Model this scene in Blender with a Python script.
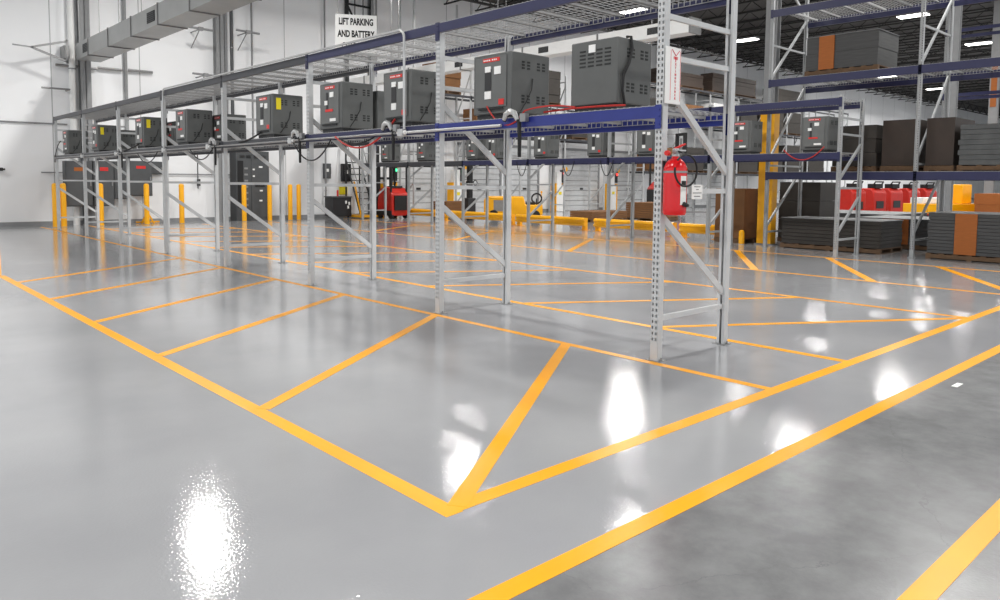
import bpy, math, random
from mathutils import Vector, Matrix
random.seed(7)
for o in list(bpy.data.objects): bpy.data.objects.remove(o)
S = bpy.context.scene
COL = S.collection
PI = math.pi

# ---------------------------------------------------------------- camera
CAM_H = 1.5369
yaw, pitch, roll, F = 0.8321, -0.0714, 0.0088, 751.0862
fw = Vector((math.cos(yaw)*math.cos(pitch), math.sin(yaw)*math.cos(pitch), math.sin(pitch)))
rt = Vector((math.sin(yaw), -math.cos(yaw), 0))
up = rt.cross(fw)
rt2 = rt*math.cos(roll) + up*math.sin(roll)
up2 = -rt*math.sin(roll) + up*math.cos(roll)
cd = bpy.data.cameras.new('camera')
cam = bpy.data.objects.new('camera', cd); COL.objects.link(cam)
cam.matrix_world = Matrix(((rt2.x, up2.x, -fw.x, 0), (rt2.y, up2.y, -fw.y, 0), (rt2.z, up2.z, -fw.z, CAM_H), (0, 0, 0, 1)))
cd.sensor_width = 36; cd.lens = F*36/1000
cd.shift_x = (500-496.69)/1000; cd.shift_y = -(300-235.74)/1000
cd.clip_start = 0.05; cd.clip_end = 400
S.camera = cam

# ---------------------------------------------------------------- world, exposure
S.view_settings.view_transform = 'Standard'
S.view_settings.look = 'None'
S.view_settings.gamma = 1
S.view_settings.use_curve_mapping = False
S.view_settings.exposure = 1.12
W = bpy.data.worlds.new('world'); S.world = W; W.use_nodes = True
W.node_tree.nodes['Background'].inputs[0].default_value = (0.93, 0.96, 1.0, 1)
W.node_tree.nodes['Background'].inputs[1].default_value = 0.50

LAMP_Z = 9.5
LAMP_W = 200.0
LAMP_POS = [(8.4+10.05*i, y) for i in range(-1, 8) for y in (-3.6, 5.0, 13.45, 22.0)]

# ---------------------------------------------------------------- materials
def lin(c):
    return tuple((v/255/12.92 if v/255 <= 0.04045 else ((v/255+0.055)/1.055)**2.4) for v in c)
def mat(name, rgb, rough=0.5, metal=0.0, var=0.06, scale=6.0, bump=0.0, spec=0.5, stretch=None):
    m = bpy.data.materials.new(name); m.use_nodes = True
    nt = m.node_tree; b = nt.nodes['Principled BSDF']
    tc = nt.nodes.new('ShaderNodeTexCoord'); mp = nt.nodes.new('ShaderNodeMapping')
    nz = nt.nodes.new('ShaderNodeTexNoise'); nz.inputs['Scale'].default_value = scale; nz.inputs['Detail'].default_value = 3
    cr = nt.nodes.new('ShaderNodeValToRGB')
    c = lin(rgb)
    cr.color_ramp.elements[0].color = tuple(v*(1-var) for v in c)+(1,); cr.color_ramp.elements[0].position = .3
    cr.color_ramp.elements[1].color = tuple(min(1, v*(1+var)) for v in c)+(1,); cr.color_ramp.elements[1].position = .7
    if stretch: mp.inputs['Scale'].default_value = stretch
    nt.links.new(tc.outputs['Object'], mp.inputs[0]); nt.links.new(mp.outputs[0], nz.inputs['Vector'])
    nt.links.new(nz.outputs[0], cr.inputs[0]); nt.links.new(cr.outputs[0], b.inputs['Base Color'])
    b.inputs['Roughness'].default_value = rough; b.inputs['Metallic'].default_value = metal
    b.inputs['Specular IOR Level'].default_value = spec
    if bump:
        bp = nt.nodes.new('ShaderNodeBump'); bp.inputs['Strength'].default_value = bump; bp.inputs['Distance'].default_value = .01
        nt.links.new(nz.outputs[0], bp.inputs['Height']); nt.links.new(bp.outputs[0], b.inputs['Normal'])
    return m
def emis(name, rgb, st):
    m = bpy.data.materials.new(name); m.use_nodes = True
    b = m.node_tree.nodes['Principled BSDF']
    b.inputs['Base Color'].default_value = lin(rgb)+(1,)
    b.inputs['Emission Color'].default_value = lin(rgb)+(1,); b.inputs['Emission Strength'].default_value = st
    return m
M = dict(
 post=mat('rack_grey_paint', (196,198,199), .4),
 post_far=mat('rack_grey_paint_far', (166,168,169), .45),  # darker grey for the middle and right racks
 beam=mat('beam_blue_paint', (36,48,128), .35),
 beam_mid=mat('beam_navy_paint', (38,40,78), .4),
 beam_slate=mat('beam_slate_paint', (54,55,60), .45),
 zinc=mat('zinc_wire', (175,175,175), .4, .2),
 dark=mat('dark_plastic', (38,38,40), .5),
 black=mat('black_rubber', (18,18,20), .6),
 charger=mat('charger_grey_paint', (90,92,91), .5),
 charger_panel=mat('charger_panel_grey', (99,101,100), .45),
 vent=mat('vent_slot_dark', (38,40,40), .7),
 white=mat('white_sticker', (240,240,238), .5, var=.02),
 red=mat('red_label', (214,40,36), .45),
 redpaint=mat('red_enamel', (218,28,34), .2, var=.04),
 redfork=mat('red_lift_paint', (190,36,24), .35),
 yellow=mat('safety_yellow', (255,180,8), .35, var=.04),
 yellow_sticker=mat('yellow_sticker', (240,220,30), .5),
 conduit=mat('galvanised_conduit', (195,196,196), .35, .4),
 duct=mat('galvanised_duct', (160,161,160), .42, .2, scale=2),
 duct_seam=mat('duct_seam', (120,120,120), .5),
 wall=mat('white_wall_paint', (240,241,241), .7, var=.02, scale=.5),
 wallcol=mat('column_grey_paint', (140,141,142), .6),
 ceiling=mat('dark_roof_deck', (74,72,70), .8),
 joist=mat('roof_steel', (40,39,38), .7),
 base=mat('baseboard_grey', (140,142,144), .5),
 panel=mat('electrical_cabinet_grey', (78,80,82), .5),
 card=mat('brown_cardboard', (120,82,48), .8, var=.12, scale=3),
 cardgrey=mat('grey_cardboard', (74,74,74), .8, var=.14, scale=3, stretch=(1,1,14)),
 carddark=mat('dark_wrapped_cardboard', (52,47,42), .6, var=.15, scale=3),
 cardgreylite=mat('grey_wrapped_boxes', (78,80,80), .45, var=.18, scale=5),
 brown_dark=mat('dark_brown_wrapped_load', (54,42,34), .6, var=.2, scale=2),
 orange=mat('orange_band_cardboard', (160,90,34), .7, var=.1, stretch=(1,1,14)),
 sheet=mat('grey_slip_sheet', (124,125,126), .5),
 wood=mat('pallet_wood', (98,74,52), .8, var=.2, scale=8),
 door=mat('dock_door_white', (205,207,208), .5),
 cable_red=mat('red_cable', (190,42,36), .45),
 steel=mat('dull_steel', (150,150,150), .4, .6),
 green=emis('green_indicator', (60,220,140), 1.5),
 redlamp=emis('red_indicator', (255,50,40), 2.0),
 lens=emis('lamp_lens', (255,253,248), 5.0),
 ink=mat('black_ink', (20,20,20), .6),
 redink=mat('red_ink', (220,40,60), .6),
)

# ---------------------------------------------------------------- mesh helpers
class MB:
    def __init__(s): s.v = []; s.f = []
    def quad(s, a, b, c, d):
        n = len(s.v); s.v += [tuple(a), tuple(b), tuple(c), tuple(d)]; s.f.append((n, n+1, n+2, n+3)); return s
    def box(s, x0, x1, y0, y1, z0, z1):
        n = len(s.v)
        s.v += [(x0,y0,z0),(x1,y0,z0),(x1,y1,z0),(x0,y1,z0),(x0,y0,z1),(x1,y0,z1),(x1,y1,z1),(x0,y1,z1)]
        s.f += [tuple(n+i for i in q) for q in ((0,3,2,1),(4,5,6,7),(0,1,5,4),(1,2,6,5),(2,3,7,6),(3,0,4,7))]
        return s
    def beam(s, p0, p1, w, h=None, upv=(0,0,1)):
        h = h or w; p0 = Vector(p0); p1 = Vector(p1); d = (p1-p0).normalized(); u_ = Vector(upv)
        if abs(d.dot(u_)) > .98: u_ = Vector((1,0,0))
        a = d.cross(u_).normalized(); b = a.cross(d).normalized(); n = len(s.v)
        for p in (p0, p1):
            for i, j in ((-1,-1),(1,-1),(1,1),(-1,1)): s.v.append(tuple(p+a*i*w/2+b*j*h/2))
        s.f += [tuple(n+i for i in q) for q in ((0,1,2,3),(7,6,5,4),(0,4,5,1),(1,5,6,2),(2,6,7,3),(3,7,4,0))]
        return s
    def prism(s, pts, axis, a0, a1):
        # pts: 2-D outline extruded along an axis
        n = len(s.v); k = len(pts)
        for a in (a0, a1):
            for p in pts:
                s.v.append({'x': (a,p[0],p[1]), 'y': (p[0],a,p[1]), 'z': (p[0],p[1],a)}[axis])
        s.f.append(tuple(n+i for i in range(k))[::-1]); s.f.append(tuple(n+k+i for i in range(k)))
        for i in range(k): j = (i+1) % k; s.f.append((n+i, n+j, n+k+j, n+k+i))
        return s
    def tube(s, pts, r, seg=8, closed=False):
        pts = [Vector(p) for p in pts]; n0 = len(s.v); m = len(pts); prev = None
        rs = r if isinstance(r, (list, tuple)) else [r]*m
        for i, p in enumerate(pts):
            if closed: d = (pts[(i+1) % m]-pts[i-1]).normalized()
            else: d = (pts[min(i+1, m-1)]-pts[max(i-1, 0)]).normalized()
            if prev is None:
                a = d.cross(Vector((0,0,1)))
                if a.length < .05: a = d.cross(Vector((1,0,0)))
            else: a = prev - d*prev.dot(d)
            a.normalize(); prev = a; b = d.cross(a)
            for k in range(seg):
                t = 2*PI*k/seg; s.v.append(tuple(p+(a*math.cos(t)+b*math.sin(t))*rs[i]))
        for i in range(m if closed else m-1):
            for k in range(seg):
                q = n0+i*seg; q2 = n0+((i+1) % m)*seg
                s.f.append((q+k, q+(k+1) % seg, q2+(k+1) % seg, q2+k))
        if not closed:
            s.f.append(tuple(n0+k for k in range(seg))[::-1]); s.f.append(tuple(n0+(m-1)*seg+k for k in range(seg)))
        return s
    def lathe(s, prof, c=(0,0,0), seg=24, axis='z'):
        n0 = len(s.v)
        for r, z in prof:
            for k in range(seg):
                t = 2*PI*k/seg; x, y = r*math.cos(t), r*math.sin(t)
                if axis == 'z': s.v.append((c[0]+x, c[1]+y, c[2]+z))
                elif axis == 'x': s.v.append((c[0]+z, c[1]+x, c[2]+y))
                else: s.v.append((c[0]+y, c[1]+z, c[2]+x))
        m = len(prof)
        for i in range(m-1):
            for k in range(seg):
                a = n0+i*seg+k; b = n0+i*seg+(k+1) % seg
                s.f.append((a, b, b+seg, a+seg))
        s.f.append(tuple(n0+k for k in range(seg))[::-1]); s.f.append(tuple(n0+(m-1)*seg+k for k in range(seg)))
        return s
    def build(s, name, m, parent=None, bevel=0, **props):
        me = bpy.data.meshes.new(name); me.from_pydata(s.v, [], s.f); me.validate()
        me.polygons.foreach_set('use_smooth', [True]*len(me.polygons)); me.set_sharp_from_angle(angle=math.radians(32))
        me.materials.append(M[m] if isinstance(m, str) else m); me.update()
        o = bpy.data.objects.new(name, me); COL.objects.link(o)
        if parent: o.parent = parent
        if bevel:
            b = o.modifiers.new('bevel', 'BEVEL'); b.width = bevel; b.segments = 2; b.limit_method = 'ANGLE'
        for k, v in props.items(): o[k] = v
        return o
def thing(name, label, cat, loc=(0,0,0), rz=0, group=None):
    o = bpy.data.objects.new(name, None); COL.objects.link(o); o.empty_display_size = .1
    o.location = loc; o.rotation_euler = (0,0,rz); o['label'] = label; o['category'] = cat
    if group: o['group'] = group
    return o
def tag(o, label, cat, group=None, loc=None):
    o['label'] = label; o['category'] = cat
    if group: o['group'] = group
    if loc: o.location = loc
    return o
def dup(root, loc, rz=0, label=None, group=None):
    r = root.copy(); COL.objects.link(r); r.location = loc; r.rotation_euler = (0,0,rz)
    if label: r['label'] = label
    if group: r['group'] = group
    for ch in list(root.children):
        c = ch.copy(); COL.objects.link(c); c.parent = r
        for g in ch.children:
            d = g.copy(); COL.objects.link(d); d.parent = c
    return r
def text_mesh(body, size, m, parent, frame, name='lettering', align='CENTER', extrude=.002, bold=0.0, label=None):
    """real letters as a mesh; frame = 4x4 matrix placing the text plane"""
    cu = bpy.data.curves.new(name, 'FONT'); cu.body = body; cu.size = size; cu.align_x = align; cu.align_y = 'CENTER'
    cu.extrude = extrude; cu.offset = bold; cu.resolution_u = 3; cu.space_line = 1.0
    t = bpy.data.objects.new(name, cu); COL.objects.link(t)
    bpy.context.view_layer.update()
    me = bpy.data.meshes.new_from_object(t.evaluated_get(bpy.context.evaluated_depsgraph_get()))
    bpy.data.objects.remove(t); me.transform(frame); me.materials.clear(); me.materials.append(M[m])
    o = bpy.data.objects.new(name, me); COL.objects.link(o); o.parent = parent
    if label: o['label'] = label
    return o
def frame_of(origin, right, upv):
    r = Vector(right).normalized(); u_ = Vector(upv).normalized(); n = r.cross(u_)
    return Matrix(((r.x,u_.x,n.x,origin[0]),(r.y,u_.y,n.y,origin[1]),(r.z,u_.z,n.z,origin[2]),(0,0,0,1)))
def arc(c, r, a0, a1, n, plane='xz'):
    out = []
    for i in range(n+1):
        t = math.radians(a0+(a1-a0)*i/n); p, q = r*math.cos(t), r*math.sin(t)
        out.append({'xz': (c[0]+p, c[1], c[2]+q), 'yz': (c[0], c[1]+p, c[2]+q), 'xy': (c[0]+p, c[1]+q, c[2])}[plane])
    return out

# ---------------------------------------------------------------- floor
def floor_mat():
    m = bpy.data.materials.new('epoxy_and_concrete'); m.use_nodes = True
    nt = m.node_tree; b = nt.nodes['Principled BSDF']; N = nt.nodes.new; L = nt.links.new
    tc = N('ShaderNodeTexCoord'); sp = N('ShaderNodeSeparateXYZ'); L(tc.outputs['Object'], sp.inputs[0])
    edge = N('ShaderNodeMath'); edge.operation = 'GREATER_THAN'; edge.inputs[1].default_value = 1.985; L(sp.outputs['Y'], edge.inputs[0])
    n1 = N('ShaderNodeTexNoise'); n1.inputs['Scale'].default_value = .55; n1.inputs['Detail'].default_value = 5; L(tc.outputs['Object'], n1.inputs['Vector'])
    n2 = N('ShaderNodeTexNoise'); n2.inputs['Scale'].default_value = 4; n2.inputs['Detail'].default_value = 8; n2.inputs['Roughness'].default_value = .65; L(tc.outputs['Object'], n2.inputs['Vector'])
    r1 = N('ShaderNodeValToRGB'); r1.color_ramp.elements[0].color = lin((154,155,158))+(1,); r1.color_ramp.elements[1].color = lin((168,169,171))+(1,)
    r1.color_ramp.elements[0].position = .35; r1.color_ramp.elements[1].position = .65; L(n1.outputs[0], r1.inputs[0])
    r2 = N('ShaderNodeValToRGB'); r2.color_ramp.elements[0].color = lin((108,109,110))+(1,); r2.color_ramp.elements[1].color = lin((126,127,128))+(1,)
    r2.color_ramp.elements[0].position = .36; r2.color_ramp.elements[1].position = .66; L(n2.outputs[0], r2.inputs[0])
    # hairline cracks and saw joints in the bare concrete
    vo = N('ShaderNodeTexVoronoi'); vo.feature = 'DISTANCE_TO_EDGE'; vo.inputs['Scale'].default_value = .45
    nd = N('ShaderNodeVectorMath'); nd.operation = 'MULTIPLY_ADD'; nd.inputs[1].default_value = (.25,.25,.25); L(n2.outputs['Color'], nd.inputs[0]); L(tc.outputs['Object'], nd.inputs[2])
    L(nd.outputs[0], vo.inputs['Vector'])
    ck = N('ShaderNodeMath'); ck.operation = 'LESS_THAN'; ck.inputs[1].default_value = .0012; L(vo.outputs['Distance'], ck.inputs[0])
    mc = N('ShaderNodeMixRGB'); mc.inputs[2].default_value = lin((108,109,110))+(1,); L(ck.outputs[0], mc.inputs[0]); L(r2.outputs[0], mc.inputs[1])
    mx = N('ShaderNodeMixRGB'); L(edge.outputs[0], mx.inputs[0]); L(mc.outputs[0], mx.inputs[1]); L(r1.outputs[0], mx.inputs[2]); L(mx.outputs[0], b.inputs['Base Color'])
    rr = N('ShaderNodeMapRange'); rr.inputs['To Min'].default_value = .26; rr.inputs['To Max'].default_value = .07; L(edge.outputs[0], rr.inputs['Value'])
    ra = N('ShaderNodeMath'); ra.operation = 'MULTIPLY_ADD'; ra.inputs[1].default_value = .06; L(n1.outputs[0], ra.inputs[0]); L(rr.outputs[0], ra.inputs[2])
    rb = N('ShaderNodeMath'); rb.operation = 'SUBTRACT'; rb.inputs[1].default_value = .03; L(ra.outputs[0], rb.inputs[0]); L(rb.outputs[0], b.inputs['Roughness'])
    # orange-peel of the rolled epoxy + slow waviness of the slab
    n3 = N('ShaderNodeTexNoise'); n3.inputs['Scale'].default_value = 70; n3.inputs['Detail'].default_value = 2; L(tc.outputs['Object'], n3.inputs['Vector'])
    n4 = N('ShaderNodeTexNoise'); n4.inputs['Scale'].default_value = 2.2; n4.inputs['Detail'].default_value = 2; L(tc.outputs['Object'], n4.inputs['Vector'])
    b1 = N('ShaderNodeBump'); b1.inputs['Strength'].default_value = .4; b1.inputs['Distance'].default_value = .0016; L(n3.outputs[0], b1.inputs['Height'])
    b2 = N('ShaderNodeBump'); b2.inputs['Strength'].default_value = .16; b2.inputs['Distance'].default_value = .010; L(n4.outputs[0], b2.inputs['Height']); L(b1.outputs[0], b2.inputs['Normal'])
    L(b2.outputs[0], b.inputs['Normal'])
    b.inputs['Specular IOR Level'].default_value = .62
    return m
MB().box(-14, 110, -14, 28.3, -.3, 0).build('floor', floor_mat(), kind='structure')

def paint_mat():
    m = mat('yellow_floor_paint', (255,170,5), .32, var=.05, scale=3, spec=.35)
    return m
M['line'] = paint_mat()
LN = [0]
def line(name, p0, p1, w, label, group=None):
    LN[0] += 1
    p0 = Vector(p0+(0,)); p1 = Vector(p1+(0,)); d = (p1-p0).normalized(); a = Vector((-d.y, d.x, 0))*w/2
    o = MB(); z0, z1 = .0002, .0012+.00012*LN[0]
    pts = [p0-a, p1-a, p1+a, p0+a]
    o.v = [(p.x,p.y,z0) for p in pts]+[(p.x,p.y,z1) for p in pts]
    o.f = [(0,3,2,1),(4,5,6,7),(0,1,5,4),(1,2,6,5),(2,3,7,6),(3,0,4,7)]
    return tag(o.build(name, 'line'), label, 'floor marking', group)
LW = .1
BX0 = 2.14
line('floor_line', (BX0, 2.62), (BX0, 13.9), .1, 'long yellow line on the left, outer edge of the slanted parking bays')
line('floor_line', (BX0+.05, 2.68), (24, 2.68), .1, 'yellow line from the sharp front corner to the right, inner of two parallel lines')
line('floor_line', (-3, 1.985), (24, 1.985), .1, 'yellow line dividing the glossy grey coating from the bare concrete')
line('floor_line', (1.0, .92), (9, .96), .1, 'short stretch of yellow line in the bottom right corner on bare concrete')
line('floor_line', (5.27, 2.73), (5.27, 27), .08, 'long yellow line along the front feet of the nearest rack row')
line('floor_line', (6.62, 2.73), (6.62, 27), .085, 'long yellow line just behind the rear feet of the nearest rack row')
line('floor_line', (9.93, 2.73), (9.93, 26), .085, 'long yellow line in the middle of the aisle between the two charger racks')
line('floor_line', (12.5, 2.73), (12.5, 26), .085, 'second long yellow aisle line, nearer the far charger rack')
line('floor_line', (15.85, 2.73), (15.85, 26), .085, 'long yellow line along the feet of the far charger rack')
line('floor_line', (2.10, 13.95), (4.15, 27.4), .1, 'painted yellow streak at the left edge of the picture, reflection of a bollard')  # strip laid on the floor as the reflection of an unseen bollard
P2 = 2.035
names = ['slanted yellow bay line running into the sharp front corner', 'second slanted yellow bay line from the front corner', 'third slanted yellow bay line from the front corner',
         'fourth slanted yellow bay line from the front corner', 'fifth slanted yellow bay line from the front corner', 'farthest slanted yellow bay line on the left']
for k in range(6):
    y = 2.68+P2*k
    line('floor_line', (2.18 if k else 2.2, y), (5.25, y+2.09), .1 if k else .1, names[k])
for k in range(11):
    y = 4.72+P2*k
    line('floor_line', (6.65, y), (9.9, y-2.0), .08, 'slanted yellow bay line in the aisle right behind the nearest rack row', 'slanted bay lines behind the nearest rack')
for k in (0, 1, 2, 4, 6, 8):
    y = 2.76+P2*k
    line('floor_line', (12.53, y+(.45 if k > 3 else 0)), (15.8, y+(2.08,2.16,2.25,0,2.55,0,2.5,0,2.5)[k]), .13, 'slanted orange-yellow bay line in front of the far charger rack', 'slanted bay lines at the far charger rack')

# ---------------------------------------------------------------- walls, ceiling
WY = 28.0
def wall_mat():
    m = mat('tilt_up_wall', (243,244,245), .65, var=.015, scale=.4); nt = m.node_tree; b = nt.nodes['Principled BSDF']
    N = nt.nodes.new; L = nt.links.new
    tc = N('ShaderNodeTexCoord'); sp = N('ShaderNodeSeparateXYZ'); L(tc.outputs['Object'], sp.inputs[0])
    ad = N('ShaderNodeMath'); ad.operation = 'ADD'; ad.inputs[1].default_value = -.45; L(sp.outputs['X'], ad.inputs[0])
    md = N('ShaderNodeMath'); md.operation = 'PINGPONG'; md.inputs[1].default_value = 1.36; L(ad.outputs[0], md.inputs[0])
    lt = N('ShaderNodeMath'); lt.operation = 'LESS_THAN'; lt.inputs[1].default_value = .016; L(md.outputs[0], lt.inputs[0])
    mx = N('ShaderNodeMixRGB'); src = b.inputs['Base Color'].links[0].from_socket
    L(lt.outputs[0], mx.inputs[0]); L(src, mx.inputs[1]); mx.inputs[2].default_value = lin((176,177,178))+(1,)
    L(mx.outputs[0], b.inputs['Base Color']); return m
MB().box(-14, 110, WY, WY+.3, 0, 10.3).build('wall_back', wall_mat(), kind='structure')
MB().box(-14, 110, WY-.03, WY, 0, .13).build('baseboard_back', 'base', kind='structure')
MB().box(110, 110.3, -14, 28.3, 0, 10.3).build('wall_right', 'wall', kind='structure')
MB().box(-14, 110, -14, 28.3, 10.3, 10.5).build('ceiling', 'ceiling', kind='structure')
# open web joists along Y, one girder line along X
def joist():
    b = MB(); z1, z0 = 10.22, 9.72
    for z in (z0, z1): b.beam((0,-10,z), (0,27.9,z), .07, .06)
    y = -10; k = 0
    while y < 27.3:
        b.beam((0,y,z0 if k % 2 else z1), (0,y+.6,z1 if k % 2 else z0), .03); y += .6; k += 1
    return b
j0 = tag(joist().build('roof_joist', 'joist'), 'dark open web steel joist under the roof deck', 'joist', 'open web roof joists')
j0.location = (3, 0, 0)
for i in range(1, 44):
    c = j0.copy(); COL.objects.link(c); c.location = (3+1.9*i, 0, 0)
def girder(Y):
    b = MB(); z1, z0 = 9.66, 9.0
    for z in (z0, z1): b.beam((2,Y,z), (100,Y,z), .1, .09)
    x = 2; k = 0
    while x < 99:
        b.beam((x,Y,z0 if k % 2 else z1), (x+1.1,Y,z1 if k % 2 else z0), .05); x += 1.1; k += 1
    return b
tag(girder(24.2).build('roof_girder', 'joist'), 'dark truss girder running to the right near the back wall', 'girder')
tag(girder(9.4).build('roof_girder', 'joist'), 'dark truss girder above the grey building columns on the right', 'girder')

# ---------------------------------------------------------------- ceiling lights
lt0 = thing('ceiling_light', 'bright rectangular warehouse light hanging under the dark roof', 'light', (0,0,LAMP_Z), 0, 'warehouse ceiling lights')
MB().prism([(-.32,0),(.32,0),(.24,.1),(-.24,.1)], 'y', -.65, .65).build('housing', 'wallcol', lt0)
MB().box(-.29,.29,-.62,.62,-.03,-.001).build('lens', 'lens', lt0)
wr = MB()
for s in (-.5,.5): wr.tube([(0,s,.1),(0,s,10.3-LAMP_Z)], .008, 5)
wr.build('suspension_wire', 'dark', lt0)
ld = bpy.data.lights.new('lamp', 'AREA'); ld.shape = 'RECTANGLE'; ld.size = .58; ld.size_y = 1.24; ld.energy = LAMP_W; ld.color = (1,.985,.96); ld.spread = math.radians(170)
lo = bpy.data.objects.new('lamp', ld); COL.objects.link(lo); lo.parent = lt0; lo.location = (0,0,-.045)
for i, (x, y) in enumerate(LAMP_POS):
    row = {22.0: 'row nearest the back wall', 13.45: 'second row from the back wall', 5.0: 'third row from the back wall', -3.6: 'row farthest from the back wall'}[y]
    nth = ('first','second','third','fourth','fifth','sixth','seventh','eighth','last')[i//4]
    lb = 'bright rectangular ceiling light, %s from the left in the %s' % (nth, row)
    if i == 0: lt0.location = (x, y, LAMP_Z); lt0['label'] = lb
    else: dup(lt0, (x, y, LAMP_Z), label=lb)

# ---------------------------------------------------------------- pallet racking
def post_mesh(H, z_start=.18):
    """C-shaped upright; perforated face at x=0, opening towards +x, 0.076 wide, 0.07 deep"""
    b = MB(); ys = (-.038,-.026,-.011,.011,.026,.038)
    z = z_start; zs = [0]
    while z < H-.05: zs += [z, z+.026]; z += .0508
    zs.append(H)
    for i in range(len(zs)-1):
        hole = i % 2 == 1
        for j in range(5):
            if hole and j in (1, 3): continue
            b.quad((0,ys[j+1],zs[i]), (0,ys[j],zs[i]), (0,ys[j],zs[i+1]), (0,ys[j+1],zs[i+1]))
    b.box(.0, .07, -.038, -.0355, 0, H); b.box(.0, .07, .0355, .038, 0, H)
    b.box(.067, .07, -.0355, -.011, 0, H); b.box(.067, .07, .011, .0355, 0, H)
    return b
def beam_mesh(Ln, h=.1):
    """step beam along +y from 0 to Ln, front face at x=0"""
    return MB().prism([(0,-h),(.045,-h),(.045,-.02),(.03,-.02),(.03,0),(0,0)], 'y', 0, Ln)
def connector_mesh():
    b = MB(); b.box(-.004, 0, -.03, .03, -.19, .012); b.box(-.004, .045, .028, .032, -.19, .012)
    for z in (-.03,-.085,-.15): b.lathe([(.009,-.010),(.009,-.003)], (0,-.008,z), 8, 'x')
    return b
def deck_mesh(w, D, front=True):
    b = MB(); n = int(w/.064)
    for i in range(n+1):
        y = w*i/n
        b.box(.0, D, y-.0025, y+.0025, .002, .007)
        b.box(.046, .051, y-.0025, y+.0025, -.05, .004); b.box(D-.051, D-.046, y-.004, y+.004, -.05, .004)
    for i in range(11):
        x = D*i/10; b.box(x-.0025, x+.0025, 0, w, -.003, .002)
    b.box(.046,.051, 0, w, -.055,-.050); b.box(D-.051, D-.046, 0, w, -.057,-.050)
    return b
def channel_mesh(D): 
    return MB().box(.03, D-.03, -.02, .02, -.012,-.004).box(.03, D-.03, -.02, -.016, -.035,-.004).box(.03, D-.03, .016, .02, -.035,-.004)
def foot_mesh():
    b = MB().box(-.02,.10,-.07,.07,0,.008)
    for y in (-.055,.055): b.lathe([(.012,.008),(.012,.02),(.007,.022),(.007,.035)], (.035,y,0), 8)
    return b
PM = {}
def shared(key, fn, m):
    k = key+(m,)
    if k not in PM:
        o = fn().build('x', m); PM[k] = o.data; bpy.data.objects.remove(o)
    return PM[k]
def part(name, me, parent, loc=(0,0,0), rz=0, label=None):
    o = bpy.data.objects.new(name, me); COL.objects.link(o); o.parent = parent; o.location = loc; o.rotation_euler = (0,0,rz)
    if label: o['label'] = label
    return o
def rack(name, label, X, Y0, pitch, nbay, D, levels, heights, bay_mat, post='post', deck=True, braces=((.37,.37),(1.47,1.47),(2.61,2.61),(2.95,2.95)), diags=((2.42,1.64),(1.26,.5)), rz=0, group=None, bh=.1, dead_bays=()):
    """front outer face at local x=0, row runs along local +y from 0"""
    r = thing(name, label, 'rack', (X,Y0,0), rz, group)
    pitchs = pitch
    for k in range(nbay+1):
        H = heights[k] if isinstance(heights, (list,tuple)) else heights
        y = k*pitchs
        pf = part('upright_post', shared(('post',round(H,2)), lambda: post_mesh(H), post), r, (0,y,0))
        pr_ = part('upright_post', PM[('post',round(H,2),post)], r, (D,y,0), PI)
        for p in (pf, pr_): part('foot_plate', shared(('foot',), foot_mesh, 'steel'), p)
        for (a, b_) in braces:
            if a < H-.05: 
                part('horizontal_brace', shared(('brace',D,a,b_,0), lambda: MB().beam((.05,0,a),(D-.05,0,b_),.03,.045), post), r, (0,y,0))
        for (a, b_) in diags:
            if a < H:
                part('diagonal_brace', shared(('brace',D,a,b_,1), lambda: MB().beam((.05,0,a),(D-.05,0,b_),.036,.06), post), r, (0,y,0))
    Lb = pitchs-.076
    for li, z in enumerate(levels):
        for k in range(nbay):
            if (li,k) in dead_bays: continue
            bm = bay_mat[li] if isinstance(bay_mat, dict) else bay_mat
            bm = bm[k] if isinstance(bm, (list,tuple)) else bm
            for side in (0, 1):
                bo = part('load_beam', shared(('beam',round(Lb+.03,3),bh), lambda: beam_mesh(Lb+.03,bh), bm), r,
                          (-.012,k*pitchs+.023,z) if side == 0 else (D+.012,(k+1)*pitchs-.023,z), 0 if side == 0 else PI)
                cm = shared(('conn',), connector_mesh, bm)
                part('beam_connector', cm, bo, (0,-.023,0)); c2 = part('beam_connector', cm, bo, (0,Lb+.053,0)); c2.scale = (1,-1,1)
            if deck:
                w = Lb/2-.02
                for h in range(2):
                    d = part('wire_deck', shared(('deck',round(w,3),D), lambda: deck_mesh(w, D), 'zinc'), r, (0,k*pitchs+.05+h*(w+.03),z+.006))
                    for q in (.15,.5,.85): part('support_channel', shared(('chan',D), lambda: channel_mesh(D), 'zinc'), d, (0,w*q,0))
    return r
X1, Y1, PT1, D1 = 5.33, 3.822, 3.05, 1.136
rack('pallet_rack', 'nearest grey rack row carrying the large chargers, perforated uprights', X1, Y1, PT1, 7, D1, (2.19, 3.32),
     [4.6]+[3.33]*7, {0:['beam','beam_mid']+['beam_slate']*5, 1:['beam_mid','beam_mid']+['beam_slate']*5})
X2, Y2, PT2 = 15.98, 6.90, 3.09
rack('pallet_rack', 'middle charger rack row across the aisle with navy beams, ending at the right upright', X2, Y2, PT2, 6, 1.136, (2.22, 3.36),
     3.42, ['beam_mid']*4+['beam_slate']*2, post='post_far', bh=.14, diags=((.5,1.26),(1.64,2.42)))
X3 = 17.30
r3 = rack('pallet_rack', 'tall storage rack on the right with navy beams and cardboard loads', X3, 5.85-3.35, 3.35, 2, 1.136*1.6, (1.83, 4.06, 5.72),
     9.0, 'beam_mid', post='post_far', braces=tuple((z,z) for z in (.37,2.0,4.9,7.2)), diags=((.5,1.9),(2.1,4.0),(4.1,5.7),(6.9,5.8)), bh=.17)

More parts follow.
